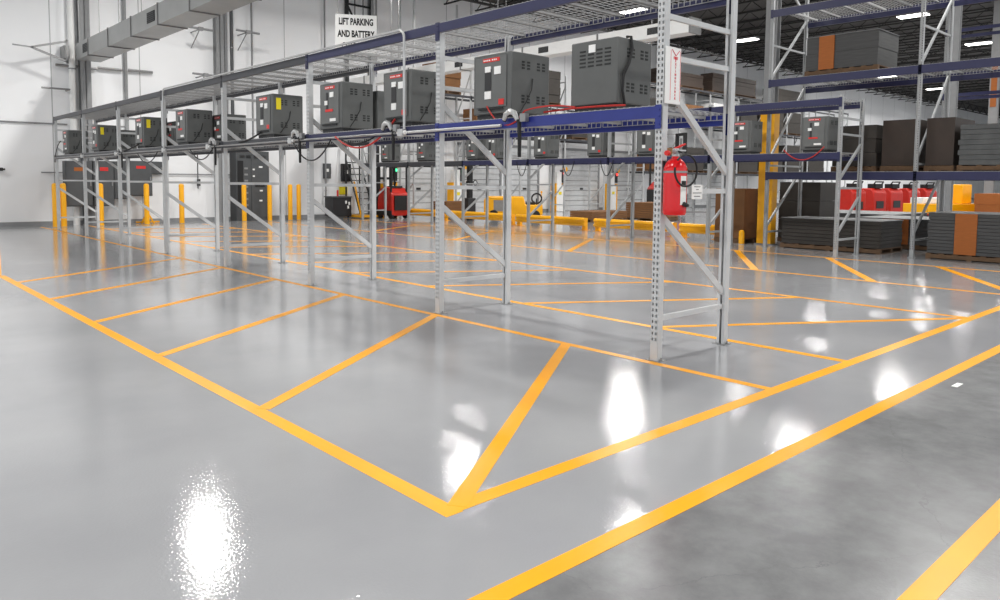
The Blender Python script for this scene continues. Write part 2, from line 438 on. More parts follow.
# ---------------------------------------------------------------- chargers
def charger(label, loc, w=.6, d=.5, h=.68, group=None, style=0, rest=False):
    """control face towards -x, w along y, d along x"""
    t = thing('battery_charger', label, 'battery charger', loc, 0, group)
    MB().box(.0, d, -w/2, w/2, .05, h).build('cabinet', 'charger', t, bevel=.012)
    MB().box(.03, d-.03, -w/2+.03, w/2-.03, 0, .05).build('base', 'dark', t)
    if style != 2:
        pnl = MB().box(-.012, 0, -w/2+.07, w/2-.05, .12, h-.03).build('front_panel', 'charger_panel', t, bevel=.006)
        MB().box(-.016,-.012, -.13,.13, h-.085,h-.045).build('brand_label', 'red', pnl)
        wb = MB()
        for i in range(7): wb.box(-.018,-.016, .10-.028*i-(0.02 if i>3 else 0),.118-.028*i-(0.02 if i>3 else 0), h-.073,h-.058)
        wb.build('label_marks', 'white', pnl)
        if style == 0:
            MB().box(-.017,-.012, .0,.10, .30,h-.16).build('display', 'dark', pnl)
            MB().box(-.019,-.012, .005,.095, h-.19,h-.13).build('sticker', 'white', pnl)
            MB().box(-.019,-.012, -.15,-.05, h-.22,h-.14).build('sticker', 'white', pnl)
            MB().box(-.019,-.012, .0,.10, .21,.29).build('sticker', 'white', pnl)
            MB().box(-.018,-.012, -.2,-.12, .14,.20).build('warning_label', 'red', pnl)
        else:
            MB().box(-.017,-.012, .05,.10, .30,h-.13).build('display', 'dark', pnl)
            MB().box(-.019,-.012, -.1,.0, h-.20,h-.13).build('sticker', 'white', pnl)
            MB().box(-.019,-.012, .06,.14, h-.30,h-.24).build('sticker', 'white', pnl)
            MB().box(-.018,-.012, -.08,.12, .285,.32).build('brand_strip', 'red', pnl)
            MB().box(-.019,-.012, -.16,.0, .15,.19).build('sticker', 'white', pnl)
        MB().box(-.022,-.012, -w/2+.11, w/2-.1, .095,.112).build('cable_slot', 'black', pnl)
    v = MB()
    for zz in (h-.17, .16):
        for xx in (.13,.2,.33,.40):
            for q in range(3): v.box(xx*d/.5, xx*d/.5+.04, -w/2-.004, -w/2, zz+q*.032, zz+q*.032+.018)
    if style == 2:
        for yy in (-.2,-.1,0,.1):
            for q in range(5): v.box(-.004,0, yy, yy+.07, h-.10-q*.035, h-.085-q*.035)
    v.build('vent_slots', 'vent', t)
    return t
row1 = [(5.99,.6,.56,0,'grey charger with red warning square, second from the front end of the nearest rack'),
        (7.74,.6,.52,0,'grey charger behind the thin vertical conduit on the nearest rack'),
        (9.34,.6,.5,1,'grey charger with a red strip across its middle, left of the thin vertical conduit'),
        (11.42,.6,.52,0,'grey charger with a yellow side sticker in the middle of the nearest rack'),
        (15.05,.6,.5,1,'small looking grey charger between the third and fourth uprights from the far left'),
        (17.58,.58,.5,0,'grey charger with yellow-green side sticker toward the far left of the nearest rack'),
        (21.1,.56,.5,0,'grey charger with a small yellow sticker second from the far left end'),
        (24.1,.6,.5,1,'last grey charger at the far left end of the nearest rack')]
FX = X1+.04
chs = []
for i, (y, w, d, st, lb) in enumerate(row1):
    c = charger(lb, (FX,y,2.205), w, d, .68, 'chargers on the nearest rack', st); chs.append(c)
    if i in (3, 5, 6):
        MB().box(.06,.14, -w/2-.006,-w/2-.001, .44,.62).build('sticker', 'yellow_sticker', c, label='yellow rectangular sticker on the side')
    MB().tube([(.3,-w/2-.008,.42),(.27,-w/2-.02,.30),(.2,-w/2-.02,.18),(.12,-w/2-.015,.07)], .006, 6).build('side_cord', 'black', c)
big = charger('largest plain grey charger with its vented back to the aisle, beside the front end upright', (FX+.0,4.59,2.205), .56, .50, .64, 'chargers on the nearest rack', 2)
MB().tube([(.17,-.24,.66),(.17,-.29,.655),(.18,-.3,.55),(.14,-.3,.42),(.06,-.3,.3),(.05,-.3,.16),(.09,-.3,.03)], .013, 8).build('power_cord', 'black', big)
MB().box(-.006,-.001,-.02,.06,.53,.60).build('sticker', 'white', big)
# second line of chargers on the rear half of the shelf
for i, (y, lb) in enumerate(((9.32,'plain dark charger standing behind the red-striped one on the nearest rack'),(14.65,'dark charger on the rear half of the shelf, left of the yellow-stickered one'),(17.3,'dark charger on the rear half of the shelf near the third far upright'),(21.4,'dark charger half hidden toward the far left of the nearest rack'))):
    c = charger(lb, (FX+.56,y,2.205), .58, .45, .6, 'chargers on the nearest rack', 1)
row2 = [(7.46,1),(9.22,1),(13.6,0),(15.7,0),(17.9,0),(18.85,1),(21.6,1),(23.9,1),(11.9,0)]
lab2 = ['grey charger with a red strip near the right end upright of the middle rack','grey charger with a red strip left of the yellow column','charger seen under the bright blue beam, left of the near perforated upright',
        'wide grey charger on the middle rack seen below the looping cable head','charger on the middle rack seen just right of the second upright','charger beside the diagonal brace on the middle rack','charger with stickers on the middle rack seen left of the second upright',
        'farthest charger on the middle rack, above the red lift','charger on the middle rack mostly behind the near perforated upright']
for (y, st), lb in zip(row2, lab2):
    charger(lb, (X2+.05,y,2.24), .58, .5, .76, 'chargers on the middle rack', st)

# ---------------------------------------------------------------- conduits and cables on the nearest rack
def conduit(pts, r, label, m='conduit', name='conduit', cat='conduit'):
    return tag(MB().tube(pts, r, 8).build(name, m), label, cat)
CX = X1-.045
c1 = conduit([(CX,5.75,2.12),(CX,7.40,2.12)], .016, 'bright horizontal conduit clipped to the lower beam beside the second upright')
v = [(CX,7.47,2.16),(CX,7.47,3.24)]+[(CX,7.57-.1*math.cos(math.radians(a)),3.24+.1*math.sin(math.radians(a))) for a in (20,45,70,90)]+[(CX,15.7,3.34)]
v += [(CX,15.7+.1*math.sin(math.radians(a)),3.24+.1*math.cos(math.radians(a))) for a in (20,45,70,90)]+[(CX,15.8,2.16)]
conduit(v, .016, 'thin conduit that drops from the upper beam at both ends in front of the chargers')
conduit([(CX,7.62,2.12),(CX,25.0,2.12)], .015, 'long conduit along the lower beam toward the far left', 'steel')
def junction(y, label, group='conduit junction boxes on the lower beam'):
    t = thing('junction_box', label, 'junction box', (CX,y,2.12), 0, group)
    MB().box(-.035,.035,-.05,.05,-.045,.045).build('box', 'conduit', t, bevel=.006)
    b = MB()
    for yy in (-.065,.065): b.lathe([(.02,-.014),(.026,-.01),(.026,.01),(.02,.014)], (0,yy,0), 10, 'y')
    b.build('fitting', 'white', t)
    return t
for y, lb in ((7.52,'junction box at the foot of the thin vertical conduit'),(10.35,'junction box beside the third upright'),(13.5,'junction box left of the third upright'),(15.8,'junction box at the foot of the far conduit drop'),(19.0,'junction box toward the far left of the lower beam'),(22.0,'farthest junction box on the lower beam')):
    junction(y, lb)
def cable_head(y, label):
    t = thing('charging_cable', label, 'charging cable', (X1-.05,y,2.19), 0, 'charging cables on the nearest rack')
    pts = [(0,.0,-.52),(.0,.0,-.30),(0,.0,-.08)]+[(0,.09-.09*math.cos(math.radians(a)),-.08+.09*math.sin(math.radians(a))) for a in (30,60,90,120,150)]
    MB().tube([(-.0,-.03,-.40),(0,-.03,-.2),(0,-.02,-.05),(0,.03,.03),(0,.1,.045),(0,.17,.02),(0,.2,-.03)], [.018,.02,.02,.022,.024,.022,.02], 8).build('cable_sleeve', 'black', t)
    MB().tube([(-.012,-.01,-.03),(-.012,.04,.045),(-.012,.10,.062),(-.012,.16,.035),(-.012,.19,-.02)], [.02,.03,.034,.03,.02], 8).build('saddle', 'conduit', t, label='bright metal cable saddle')
    MB().box(-.03,.02,-.14,-.06,-.05,.03).build('plug', 'steel', t)
    return t
cable_head(5.50, 'grey cable looped over a bright saddle at the joint of the bright blue beam')
cable_head(7.72, 'black cable looped over a saddle by the thin vertical conduit')
cable_head(10.1, 'black cable looped over a saddle right of the third upright')
cable_head(13.2, 'black cable looped over a saddle left of the third upright')
cable_head(18.6, 'small dark cable loop on the far left half of the lower beam')
def droop(p0, p1, sag, r, m, label, n=14, name='charging_cable'):
    pts = []
    for i in range(n+1):
        t = i/n; pts.append((p0[0]+(p1[0]-p0[0])*t, p0[1]+(p1[1]-p0[1])*t, p0[2]+(p1[2]-p0[2])*t-sag*4*t*(1-t)))
    return tag(MB().tube(pts, r, 6).build(name, m), label, 'cable', 'loose cables on the racks')
droop((FX-.02,6.05,2.34),(X1-.03,5.42,2.25), .17, .008, 'cable_red', 'red cable hanging from the charger with the red warning square')
droop((X1-.03,5.42,2.25),(X1-.02,4.75,2.24), -.03, .008, 'cable_red', 'red cable lying along the top of the bright blue beam')
droop((FX-.02,7.75,2.30),(X1-.06,9.05,2.13), .24, .012, 'cable_red', 'red and dark cable drooping below the beam by the thin vertical conduit')
droop((FX-.02,7.8,2.30),(X1-.06,8.95,2.10), .16, .010, 'black', 'black cable drooping beside the red one by the thin vertical conduit')
droop((X1-.04,9.2,2.1),(X1-.04,10.3,2.1), .28, .010, 'black', 'black cable loop hanging below the beam right of the third upright')
droop((FX-.02,11.5,2.30),(X1-.04,12.2,2.16), .03, .014, 'black', 'thick black cable leaving the yellow-stickered charger')
droop((X1-.04,13.3,2.1),(X1-.04,14.4,2.1), .2, .010, 'black', 'black cable loop hanging below the beam left of the third upright')
droop((X1-.04,16.2,2.1),(X1-.04,17.5,2.1), .22, .010, 'black', 'black cable loop hanging below the beam right of the far conduit drop')
droop((FX-.02,17.6,2.3),(X1-.04,18.6,2.16), .02, .014, 'black', 'thick black cable on the shelf at the yellow-green stickered charger')
droop((FX-.02,24.5,2.6),(X1-.04,25.0,2.16), -.1, .012, 'black', 'black cable arching down at the far left end upright')
droop((X2-.03,7.2,2.35),(X2-.03,8.1,2.3), .25, .012, 'cable_red', 'red cable drooping under the charger near the right end upright')
for y, lb in ((12.9,'left'),(14.3,'middle'),(16.2,'right')):
    droop((X2-.02,y,2.15),(X2-.02,y+.45,2.15), .42, .012, 'black', 'black cable loop hanging under the middle rack, %s of three' % {'left':'farthest right','middle':'middle','right':'farthest left'}[lb])
# loose straps lying on the shelf by the big charger
droop((X1+.02,5.2,2.225),(X1+.02,4.2,2.225), -.012, .010, 'cable_red', 'red cord lying on the shelf under the largest charger')

# ---------------------------------------------------------------- extinguisher and signs on the front upright
ex = thing('fire_extinguisher', 'red fire extinguisher with black hose loop hung on the front end upright', 'fire extinguisher', (5.37,3.675,1.27))
prof = [(.06,0),(.088,.004),(.097,.02),(.098,.05),(.098,.375),(.094,.405),(.078,.44),(.055,.465),(.035,.478),(.03,.50)]
MB().lathe(prof, seg=32).build('cylinder', 'redpaint', ex)
MB().lathe([(.028,.49),(.032,.495),(.032,.515),(.022,.52),(.022,.545),(.028,.548),(.026,.56)], seg=16).build('valve', 'conduit', ex)
hd = MB().beam((-.01,0,.56),(.085,-.03,.60),.03,.012).build('handle', 'red', ex, label='red top lever of the valve')
MB().beam((-.01,0,.545),(.09,-.03,.545),.028,.012).build('carry_handle', 'conduit', hd)
MB().lathe([(.018,-.01),(.022,0),(.018,.01)], (-.03,-.01,.535), 12, 'x').build('gauge', 'steel', ex)
n = 40
# hose: leaves valve to the right, hangs in a loop on the camera-right side
hp = []
for i in range(n+1):
    a = math.radians(140-330*i/n); hp.append((-.03+.16*math.cos(a), -.125, .375+.13*math.sin(a)))
hp = [(-.005,-.03,.535),(-.02,-.09,.52)]+hp[:]
MB().tube(hp, .0085, 8).build('hose', 'black', ex)
MB().tube([(-.03,-.108,.10),(.0,-.115,.088),(.035,-.11,.085)], [.018,.02,.012], 8).build('nozzle', 'black', ex)
def cyl_patch(r, a0, a1, z0, z1, n=10):
    b = MB()
    for i in range(n):
        t0 = math.radians(a0+(a1-a0)*i/n); t1 = math.radians(a0+(a1-a0)*(i+1)/n)
        b.quad((r*math.cos(t0),r*math.sin(t0),z0),(r*math.cos(t1),r*math.sin(t1),z0),(r*math.cos(t1),r*math.sin(t1),z1),(r*math.cos(t0),r*math.sin(t0),z1))
    return b
lbp = cyl_patch(.0992, -118, -78, .09, .33).build('label_plate', 'white', ex)
cyl_patch(.0998, -114, -82, .24, .29).build('label_print', 'ink', lbp)
MB().lathe([(.0985,.355),(.1005,.356),(.1005,.372),(.0985,.373)], seg=32).build('strap', 'steel', ex)
cyl_patch(.0998, -60, -30, .37, .40).build('inspection_tag', 'yellow_sticker', ex)
bk = MB().box(-.03,.03,.098,.108,.1,.46).box(-.012,.012,.02,.108,.44,.452).build('bracket', 'dark', ex)
MB().lathe([(.02,-.02),(.024,0),(.02,.02)], (-.09,.02,.52), 12, 'x').build('pull_pin', 'red', ex)

sg = thing('fire_extinguisher_sign', 'tall white sign with red stacked letters on the front end upright', 'sign', (5.425,3.768,2.21))
MB().box(-.105,.115,-.006,.0,0,.475).build('panel', 'white', sg, bevel=.002)
fr = MB()
fr.box(-.035,-.031,-.0075,-.006,.03,.45).box(.104,.108,-.0075,-.006,.03,.45)
fr.build('border', 'redink', sg)
tr = MB(); 
tr.beam((-.02,-.008,.455),(.036,-.008,.405),.002,.007,(0,1,0)); tr.beam((.092,-.008,.455),(.036,-.008,.405),.002,.007,(0,1,0))
tr.build('arrow', 'redink', sg)
text_mesh('FIRE', .034, 'redink', sg, frame_of((.036,-.0065,.385),(1,0,0),(0,0,1)), bold=.0006)
text_mesh('\n'.join('EXTINGUISHER'), .0285, 'redink', sg, frame_of((.036,-.0065,.205),(1,0,0),(0,0,1)), bold=.0006)
cdd = thing('inspection_card', 'small white card hanging on the brace right of the fire extinguisher', 'card', (5.86,3.775,1.40))
MB().box(-.085,.085,-.0015,.0015,0,.13).build('card', 'white', cdd)
b = MB()
for z, w in ((.11,.05),(.085,.02),(.055,.07),(.025,.05)): b.box(-w,w,-.0025,-.0015,z-.003,z+.003)
b.build('print', 'vent', cdd)

# hanging sign
hs = thing('hanging_sign', 'white sign reading LIFT PARKING AND BATTERY hung above the nearest rack', 'sign', (13.62,22.0,0))
ang = math.atan2(13.6, -22.0)  # plane roughly facing the aisle
r_ = Vector((.86,-.51,0)).normalized()
fm = frame_of((0,0,6.42),(r_.x,r_.y,0),(0,0,1)); nrm = r_.cross(Vector((0,0,1)))
pb = MB().box(-.68,.68,-.62,.62,-.01,.01); pb.v = [tuple(fm @ Vector(p)) for p in pb.v]; 
pb.build('board', 'white', hs)
for t, dz in (('LIFT PARKING',.38),('AND BATTERY',-.02),('CHARGING',-.42)):
    w = text_mesh(t, .30, 'ink', hs, frame_of((nrm.x*.012,nrm.y*.012,6.42+dz),(r_.x,r_.y,0),(0,0,1)) @ Matrix.Diagonal((.60,1,1,1)), bold=.012)
wr = MB()
for s in (-.6,.6): wr.tube([(r_.x*s,r_.y*s,7.04),(r_.x*s,r_.y*s,10.3)], .012, 5)
wr.build('suspension_rod', 'steel', hs)

# ---------------------------------------------------------------- back wall fittings
def bollard(x, y, h=1.38, r=.085, label='', group='yellow bollards in front of the back wall'):
    t = thing('bollard', label, 'bollard', (x,y,0), 0, group)
    MB().lathe([(r,0),(r,h-.06),(r*.85,h-.02),(r*.4,h),(.01,h+.003)], seg=20).build('tube', 'yellow', t)
    MB().lathe([(r+.02,0.0),(r+.02,.006),(r,.008)], seg=20).build('collar', 'steel', t)
    return t
for x, y, lb in ((5.63,26.80,'yellow bollard just left of the farthest left rack upright'),(5.86,26.80,'yellow bollard just right of the farthest left rack upright'),(6.94,26.80,'yellow bollard in front of the left grey wall cabinets'),
        (8.36,26.80,'yellow bollard left of the fourth far upright, before the yellow jack stands'),(9.52,26.80,'yellow bollard between the wall cabinets and the tall switchboard'),(11.78,26.80,'yellow bollard at the left side of the tall switchboard'),
        (12.78,26.80,'yellow bollard at the right side of the tall switchboard'),(13.62,26.80,'left one of two close yellow bollards right of the switchboard'),(13.98,26.80,'right one of two close yellow bollards right of the switchboard')):
    bollard(x, y, label=lb)
def cabinet(x0, x1, z0, z1, label, d=.35, doors=1, strip=None):
    t = thing('electrical_cabinet', label, 'electrical cabinet', ((x0+x1)/2,WY-.33 if x0 < 7.5 else WY-.005,z0), 0, 'grey electrical cabinets on the back wall')
    w = x1-x0; h = z1-z0
    MB().box(-w/2,w/2,-d,0,0,h).build('cabinet_body', 'panel', t, bevel=.01)
    for i in range(doors):
        a = -w/2+w*i/doors+.02; e = -w/2+w*(i+1)/doors-.02
        dr = MB().box(a,e,-d-.02,-d,.03,h-.03).build('door', 'panel', t, bevel=.005)
        MB().box(e-.06,e-.03,-d-.045,-d-.02,h*.45,h*.55).build('handle', 'steel', dr)
    if strip: MB().box(-w*.18,w*.22,-d-.026,-d-.02,h*.78,h*.86).build('warning_label', 'red' if strip == 'red' else 'orange', t)
    return t
cabinet(6.05,6.85,.62,2.1,'large grey wall cabinet with red label at the far left end of the rack', doors=1, strip='orange')
cabinet(6.87,7.5,.62,2.12,'grey wall cabinet with red label right of the largest left one', doors=1, strip='red')
cabinet(7.52,7.95,.85,2.12,'narrow plain grey wall cabinet between two labelled ones', d=.6, doors=1)
cabinet(7.98,8.75,.95,2.15,'grey wall cabinet with red label nearest the fourth far upright', d=.6, doors=1, strip='red')
cabinet(8.85,9.25,1.7,2.15,'small grey box on the wall right of the large cabinets', d=.2)
sb = thing('switchboard', 'tall grey switchboard with rows of breakers standing at the back wall', 'switchboard', (12.42,WY-.04,0))
MB().box(-.68,.62,-.6,0,0,2.62).build('switchboard_body', 'panel', sb, bevel=.01)
p1 = MB().box(-.64,-.12,-.62,-.6,.2,2.5).build('breaker_section', 'panel', sb, bevel=.004)
MB().box(-.64,-.42,-.63,-.62,.5,2.25).build('breaker_column', 'black', p1)
b = MB()
for q in range(7): b.box(-.38,-.24,-.63,-.62,.55+q*.23,.62+q*.23)
b.build('breaker_switches', 'steel', p1)
p2 = MB().box(-.1,.58,-.62,-.6,.1,2.5).build('metering_section', 'panel', sb, bevel=.004)
for (x, z, w, h) in ((.2,2.0,.14,.06),(.22,1.1,.12,.06),(.2,.72,.12,.06),(-.05,1.9,.08,.06),(-.05,1.65,.08,.06)): MB().box(x,x+w,-.63,-.62,z,z+h).build('nameplate', 'white', p2)
MB().box(.05,.42,-.64,-.62,1.28,1.42).build('meter', 'black', p2)
b = MB()
for x in (-.55,-.3,0.0,.3):
    for q in range(3): b.box(x,x+.18,-.64,-.62,2.36+q*.04,2.375+q*.04)
b.build('vent_slots', 'black', sb)
# columns and pipes
def wall_col(x0, x1, label, z1=10.2, y1=WY-.01, d=.28, m='wallcol', y0=None):
    t = thing('wall_column', label, 'column', ((x0+x1)/2,y1-d/2,0))
    w = (x1-x0)/2
    MB().box(-w,w,-d/2,-d/2+.02,.01,z1).box(-w,w,d/2-.02,d/2,.01,z1).box(-.012,.012,-d/2,d/2,.01,z1).build('steel_section', m, t)
    MB().box(-w-.06,w+.06,-d/2-.05,d/2,0,.02).build('base_plate', 'steel', t)
    return t
wall_col(6.68,7.0,'grey steel column at the wall beside the near end of the long duct')
wall_col(11.2,11.5,'grey steel column at the wall left of the tall switchboard conduits')
wall_col(17.9,18.2,'grey steel column at the back wall left of the loading doors')
def pipe(x, r, z0, z1, label, m='wallcol', y=WY-.14, bands=True):
    t = thing('wall_pipe', label, 'pipe', (x,y,0))
    MB().tube([(0,0,z0),(0,0,z1)], r, 14).build('tube', m, t)
    if bands:
        b = MB()
        for z in (z0+.6,(z0+z1)/2,z1-.8): b.tube([(0,0,z),(0,0,z+.04)], r+.012, 14)
        b.build('pipe_clamp', 'steel', t)
    return t
pipe(6.47,.10,.0,10.2,'thick white downpipe left of the first wall column','white')
pipe(8.11,.06,2.2,10.2,'white pipe rising from the grey wall cabinets')
pipe(11.62,.05,2.7,10.2,'grey conduit rising from the tall switchboard, left of two')
pipe(11.85,.06,2.7,10.2,'dark conduit rising from the tall switchboard, right of two','panel')
pipe(12.64,.035,2.7,10.2,'thin conduit on the wall right of the switchboard conduits')
pipe(15.76,.035,.5,10.2,'thin grey conduit on the wall above the disconnect box')
pipe(10.5,.02,1.2,3.4,'thin cable down the wall left of the switchboard','panel',bands=False)
t = thing('pull_switch', 'small dark switch box hanging on the thin wall cable', 'switch', (10.55,WY-.08,1.3))
MB().box(-.05,.05,-.05,.05,0,.25).build('switch_body', 'dark', t, bevel=.01); MB().box(-.03,.03,-.06,-.05,.06,.18).build('button', 'steel', t)
def wallbox(x, z, w, h, label, d=.16, m='panel'):
    t = thing('disconnect_box', label, 'electrical box', (x,WY-.005,z))
    MB().box(-w/2,w/2,-d,0,0,h).build('enclosure', m, t, bevel=.01)
    MB().box(w/2-.02,w/2+.04,-d*.6,-d*.4,h*.3,h*.75).build('lever', 'black', t)
    MB().box(-w*.2,w*.15,-d-.005,-d,h*.45,h*.65).build('nameplate', 'white', t)
    return t
wallbox(15.85,1.62,.3,.62,'small grey disconnect box on the wall left of the rolling stairs')
wallbox(16.75,1.5,.42,.75,'tall dark control box on the wall beside the rolling stairs', m='dark')
tag(MB().box(16.45,16.85,WY-.04,WY-.035,.95,1.3).build('notice', 'yellow_sticker'), 'yellow notice on the wall under the tall dark control box', 'notice')
# battery wash cart
t = thing('tool_cabinet', 'low dark cabinet with a red valve on top left of the rolling stairs', 'cabinet', (15.95,27.2,0))
MB().box(-.45,.45,-.3,.3,.08,.85).build('cabinet_body', 'dark', t, bevel=.02)
MB().box(-.47,.47,-.32,.32,.85,.9).build('lid', 'panel', t)
for z, x in ((.6,.15),(.4,.25),(.55,.3)): MB().box(x,x+.08,-.31,-.3,z,z+.12).build('gauge', 'white', t)
MB().tube([(-.02,0,.9),(-.02,0,1.15)], .04, 10).build('valve', 'red', t)
for sx in (-.35,.35): MB().lathe([(.04,-.02),(.05,0),(.04,.02)], (sx,-.2,.05), 10, 'x').build('caster', 'black', t)
# yellow jack stands by the wall
t = thing('jack_stand', 'small pile-shaped yellow jack stand on the floor at the back wall', 'jack stand', (8.6,27.5,0))
b = MB()
for a in range(4):
    c, s_ = math.cos(a*PI/2+.5), math.sin(a*PI/2+.5); b.beam((c*.28,s_*.28,.0),(c*.06,s_*.06,.3),.04)
b.build('leg', 'yellow', t); MB().tube([(0,0,.2),(0,0,.45)], .035, 10).build('screw', 'orange', t); MB().box(-.38,.38,-.04,.04,.02,.07).build('foot_bar', 'yellow', t)
# wall brackets / fans high up
def fan(x, z, label, flip=1):
    t = thing('wall_bracket', label, 'bracket', (x,WY-.01,z), 0, 'steel brackets on the back wall')
    MB().tube([(0,-.9,.0),(0,0,.0)], .025, 8).tube([(0,-.85,0),(0,0,-.55)], .02, 8).build('arm', 'steel', t)
    MB().tube([(-.45*flip,-.9,.02),(.45*flip,-.9,.0)], .04, 8).build('rail', 'wallcol', t)
    MB().box(-.08,.08,-.98,-.82,-.06,.06).build('head', 'steel', t)
    return t
fan(10.4,6.85,'steel bracket high on the wall left of the grey conduits'); fan(12.15,6.98,'steel bracket high on the wall right of the grey conduits')
fan(10.55,5.25,'lower steel bracket on the wall left of the grey conduits')
for a_, b_, lb in ((6.0,7.2,'left'),(7.25,8.0,'middle'),(8.2,9.0,'right')):
    conduit([(a_,WY-.12,5.2+.03*a_-.18),(b_,WY-.12,5.2+.03*a_-.18)], .045, 'short horizontal bar on the wall below the long duct, %s of three' % lb, 'steel', 'wall_bar', 'bar')
conduit([(5.5,WY-.5,4.4),(6.3,WY-.5,4.4),(6.3,WY-.02,4.4)], .03, 'short dark bar on the wall left of the first column', 'steel', 'wall_bar', 'bar')
t = thing('hose_reel_arm', 'short dark horizontal pin sticking out of the left wall', 'bracket', (4.4,WY-.01,1.8))
MB().tube([(-.25,-.12,0),(.1,-.12,0)], .03, 8).build('arm', 'dark', t); MB().box(-.04,.04,-.16,0,-.05,.05).build('mount', 'dark', t)
conduit([(0,WY-.05,3.3),(6.3,WY-.05,3.3)], .025, 'thin horizontal pipe on the left part of the back wall', 'wallcol', 'wall_pipe', 'pipe')
conduit([(5.5,WY-.06,1.72),(12,WY-.06,1.72)], .02, 'thin horizontal conduit on the wall behind the yellow bollards', 'wallcol', 'wall_pipe', 'pipe')
# access ladder (dark)
t = thing('wall_ladder', 'dark caged steel frame on the wall behind the hanging sign', 'ladder', (17.4,WY-.15,0))
b = MB().beam((-.6,0,3.4),(-.6,0,10.2),.12).beam((.6,0,3.4),(.6,0,10.2),.12)
b.build('rail', 'vent', t)
b = MB()
for z in (4.4,5.6,6.8,8.0,8.9,9.8): b.beam((-.6,0,z),(.6,0,z),.07)
b.build('rung', 'vent', t)
MB().beam((-.6,0,8.9),(.6,0,6.8),.06).beam((-.2,0.02,7.2),(-.2,0.02,10),.03).beam((.2,0.02,7.2),(.2,0.02,10),.03).build('brace', 'vent', t)

# ducts
def duct(x0, x1, y0, y1, z0, z1, label, seam, vents, m='duct', gl=.28, gm=.12):
    t = thing('air_duct', label, 'duct', ((x0+x1)/2,(y0+y1)/2,z0))
    w = (x1-x0)/2; l = (y1-y0)/2; h = z1-z0
    MB().box(-w,w,-l,l,0,h).build('duct_body', m, t)
    y = -l
    while y <= l+.01:
        MB().box(-w-.02,w+.02,y-.025,y+.025,-.025,h+.02).build('flange', 'duct_seam', t); y += seam
    for yy in vents:
        g = MB().box(-w-.015,-w,yy-gl,yy+gl,gm,h-gm).build('grille', 'black', t)
        b = MB()
        for q in range(5): b.box(-w-.02,-w-.015,yy-gl+.02,yy+gl-.02,gm+.02+q*(h-2*gm-.02)/5,gm+.032+q*(h-2*gm-.02)/5)
        b.build('louvre', 'panel', g)
    yy = -l+1.2
    while yy < l:
        for sx in (-w+.05, w-.05): MB().tube([(sx,yy,h),(sx,yy,10.3-z0)], .012, 5).build('hanger_rod', 'steel', t)
        yy += seam*2
    return t
duct(6.45,7.15,9.0,27.2,5.33,5.83,'long galvanised air duct at the upper left running over the near rack',2.1,[26.1-18.1,20.0-18.1,13.0-18.1])
duct(16.4,16.85,10.9,27.0,5.33,5.68,'white air duct seen through the racks above the largest charger',3.0,[12.0-18.95,16.0-18.95,20-18.95],m='white',gl=.2,gm=.09)
# hanger steel at the near duct end by the wall
t = thing('duct_bracket', 'triangular steel bracket at the wall end of the long air duct', 'bracket', (5.72,27.3,5.6))
MB().beam((-.5,0,0),(.5,0,.3),.06).beam((-.5,0,0),(.5,0,-.35),.06).beam((.5,0,.35),(.5,0,-.4),.06).beam((-1.0,0,.02),(-.5,0,0),.04).build('arm', 'steel', t)
MB().box(.45,.6,.2,.69,-.2,.2).build('wall_plate', 'steel', t)

# ---------------------------------------------------------------- loading doors
def dock_door(n_, x0, x1, h=3.3):
    t = MB(); ribs = 12
    zs = h/ribs
    for i in range(ribs):
        z = i*zs; t.box(x0,x1,WY-.07,WY-.02,z+.01,z+zs*.52); t.box(x0,x1,WY-.055,WY-.02,z+zs*.52,z+zs-.012)
    o = t.build('door_%d' % n_, 'door', kind='structure')
    d = MB()
    for i in range(0, ribs, 2): d.box(x0,x1,WY-.05,WY-.015,i*zs-.012 if i else 0,i*zs+.012)
    d.build('door_seal', 'vent', o)
    MB().box(x0-.12,x0,WY-.1,WY-.01,0,h+.1).box(x1,x1+.12,WY-.1,WY-.01,0,h+.1).box(x0-.12,x1+.12,WY-.1,WY-.01,h,h+.12).build('door_frame', 'base', o)
    MB().box((x0+x1)/2-.12,(x0+x1)/2+.12,WY-.1,WY-.05,1.15,1.25).build('handle', 'dark', o)
for i, (a, b_) in enumerate(((19.2,21.9),(22.9,25.6),(26.4,28.3),(30.4,33.2),(34.6,37.4),(40,43),(45,48))): dock_door(i+1, a, b_)
def dock_station(x, label, lamp='redlamp'):
    t = thing('dock_control', label, 'control station', (x,27.5,0), 0, 'dock control stations')
    MB().box(-.28,.28,-.2,.2,0,1.35).build('cabinet', 'white', t, bevel=.02)
    MB().box(-.34,-.285,-.22,.2,0,1.5).box(.285,.34,-.22,.2,0,1.5).build('guard_post', 'yellow', t)
    MB().box(-.22,.14,-.16,.1,1.352,2.1).build('control_box', 'white', t)
    MB().box(.16,.36,-.2,0,1.55,2.2).build('signal_box', 'dark', t)
    MB().lathe([(.07,0),(.05,.03)], (.26,-.235,2.02), 12, 'y').build('signal_lamp', lamp, t)
    MB().box(-.12,.1,-.21,-.2,.9,1.05).build('sticker', 'yellow_sticker', t)
    MB().lathe([(.13,0),(.13,.12),(.05,.14)], (.55,-.1,2.25), 14, 'y').build('dock_light', 'yellow', t)
    MB().tube([(.36,0,2.1),(.45,0,2.25),(.55,0,2.25)], .025, 6).build('lamp_arm', 'dark', t)
    return t
dock_station(29.4, 'white dock control cabinet between yellow guards, red lamp lit, left one')
dock_station(33.85, 'white dock control cabinet behind the rolling pallet boxes, right one')
dock_station(22.4, 'white dock control cabinet with a green lamp behind the second upright', 'green')
dock_station(18.6, 'white dock control cabinet right beside the red lift mast', 'green')

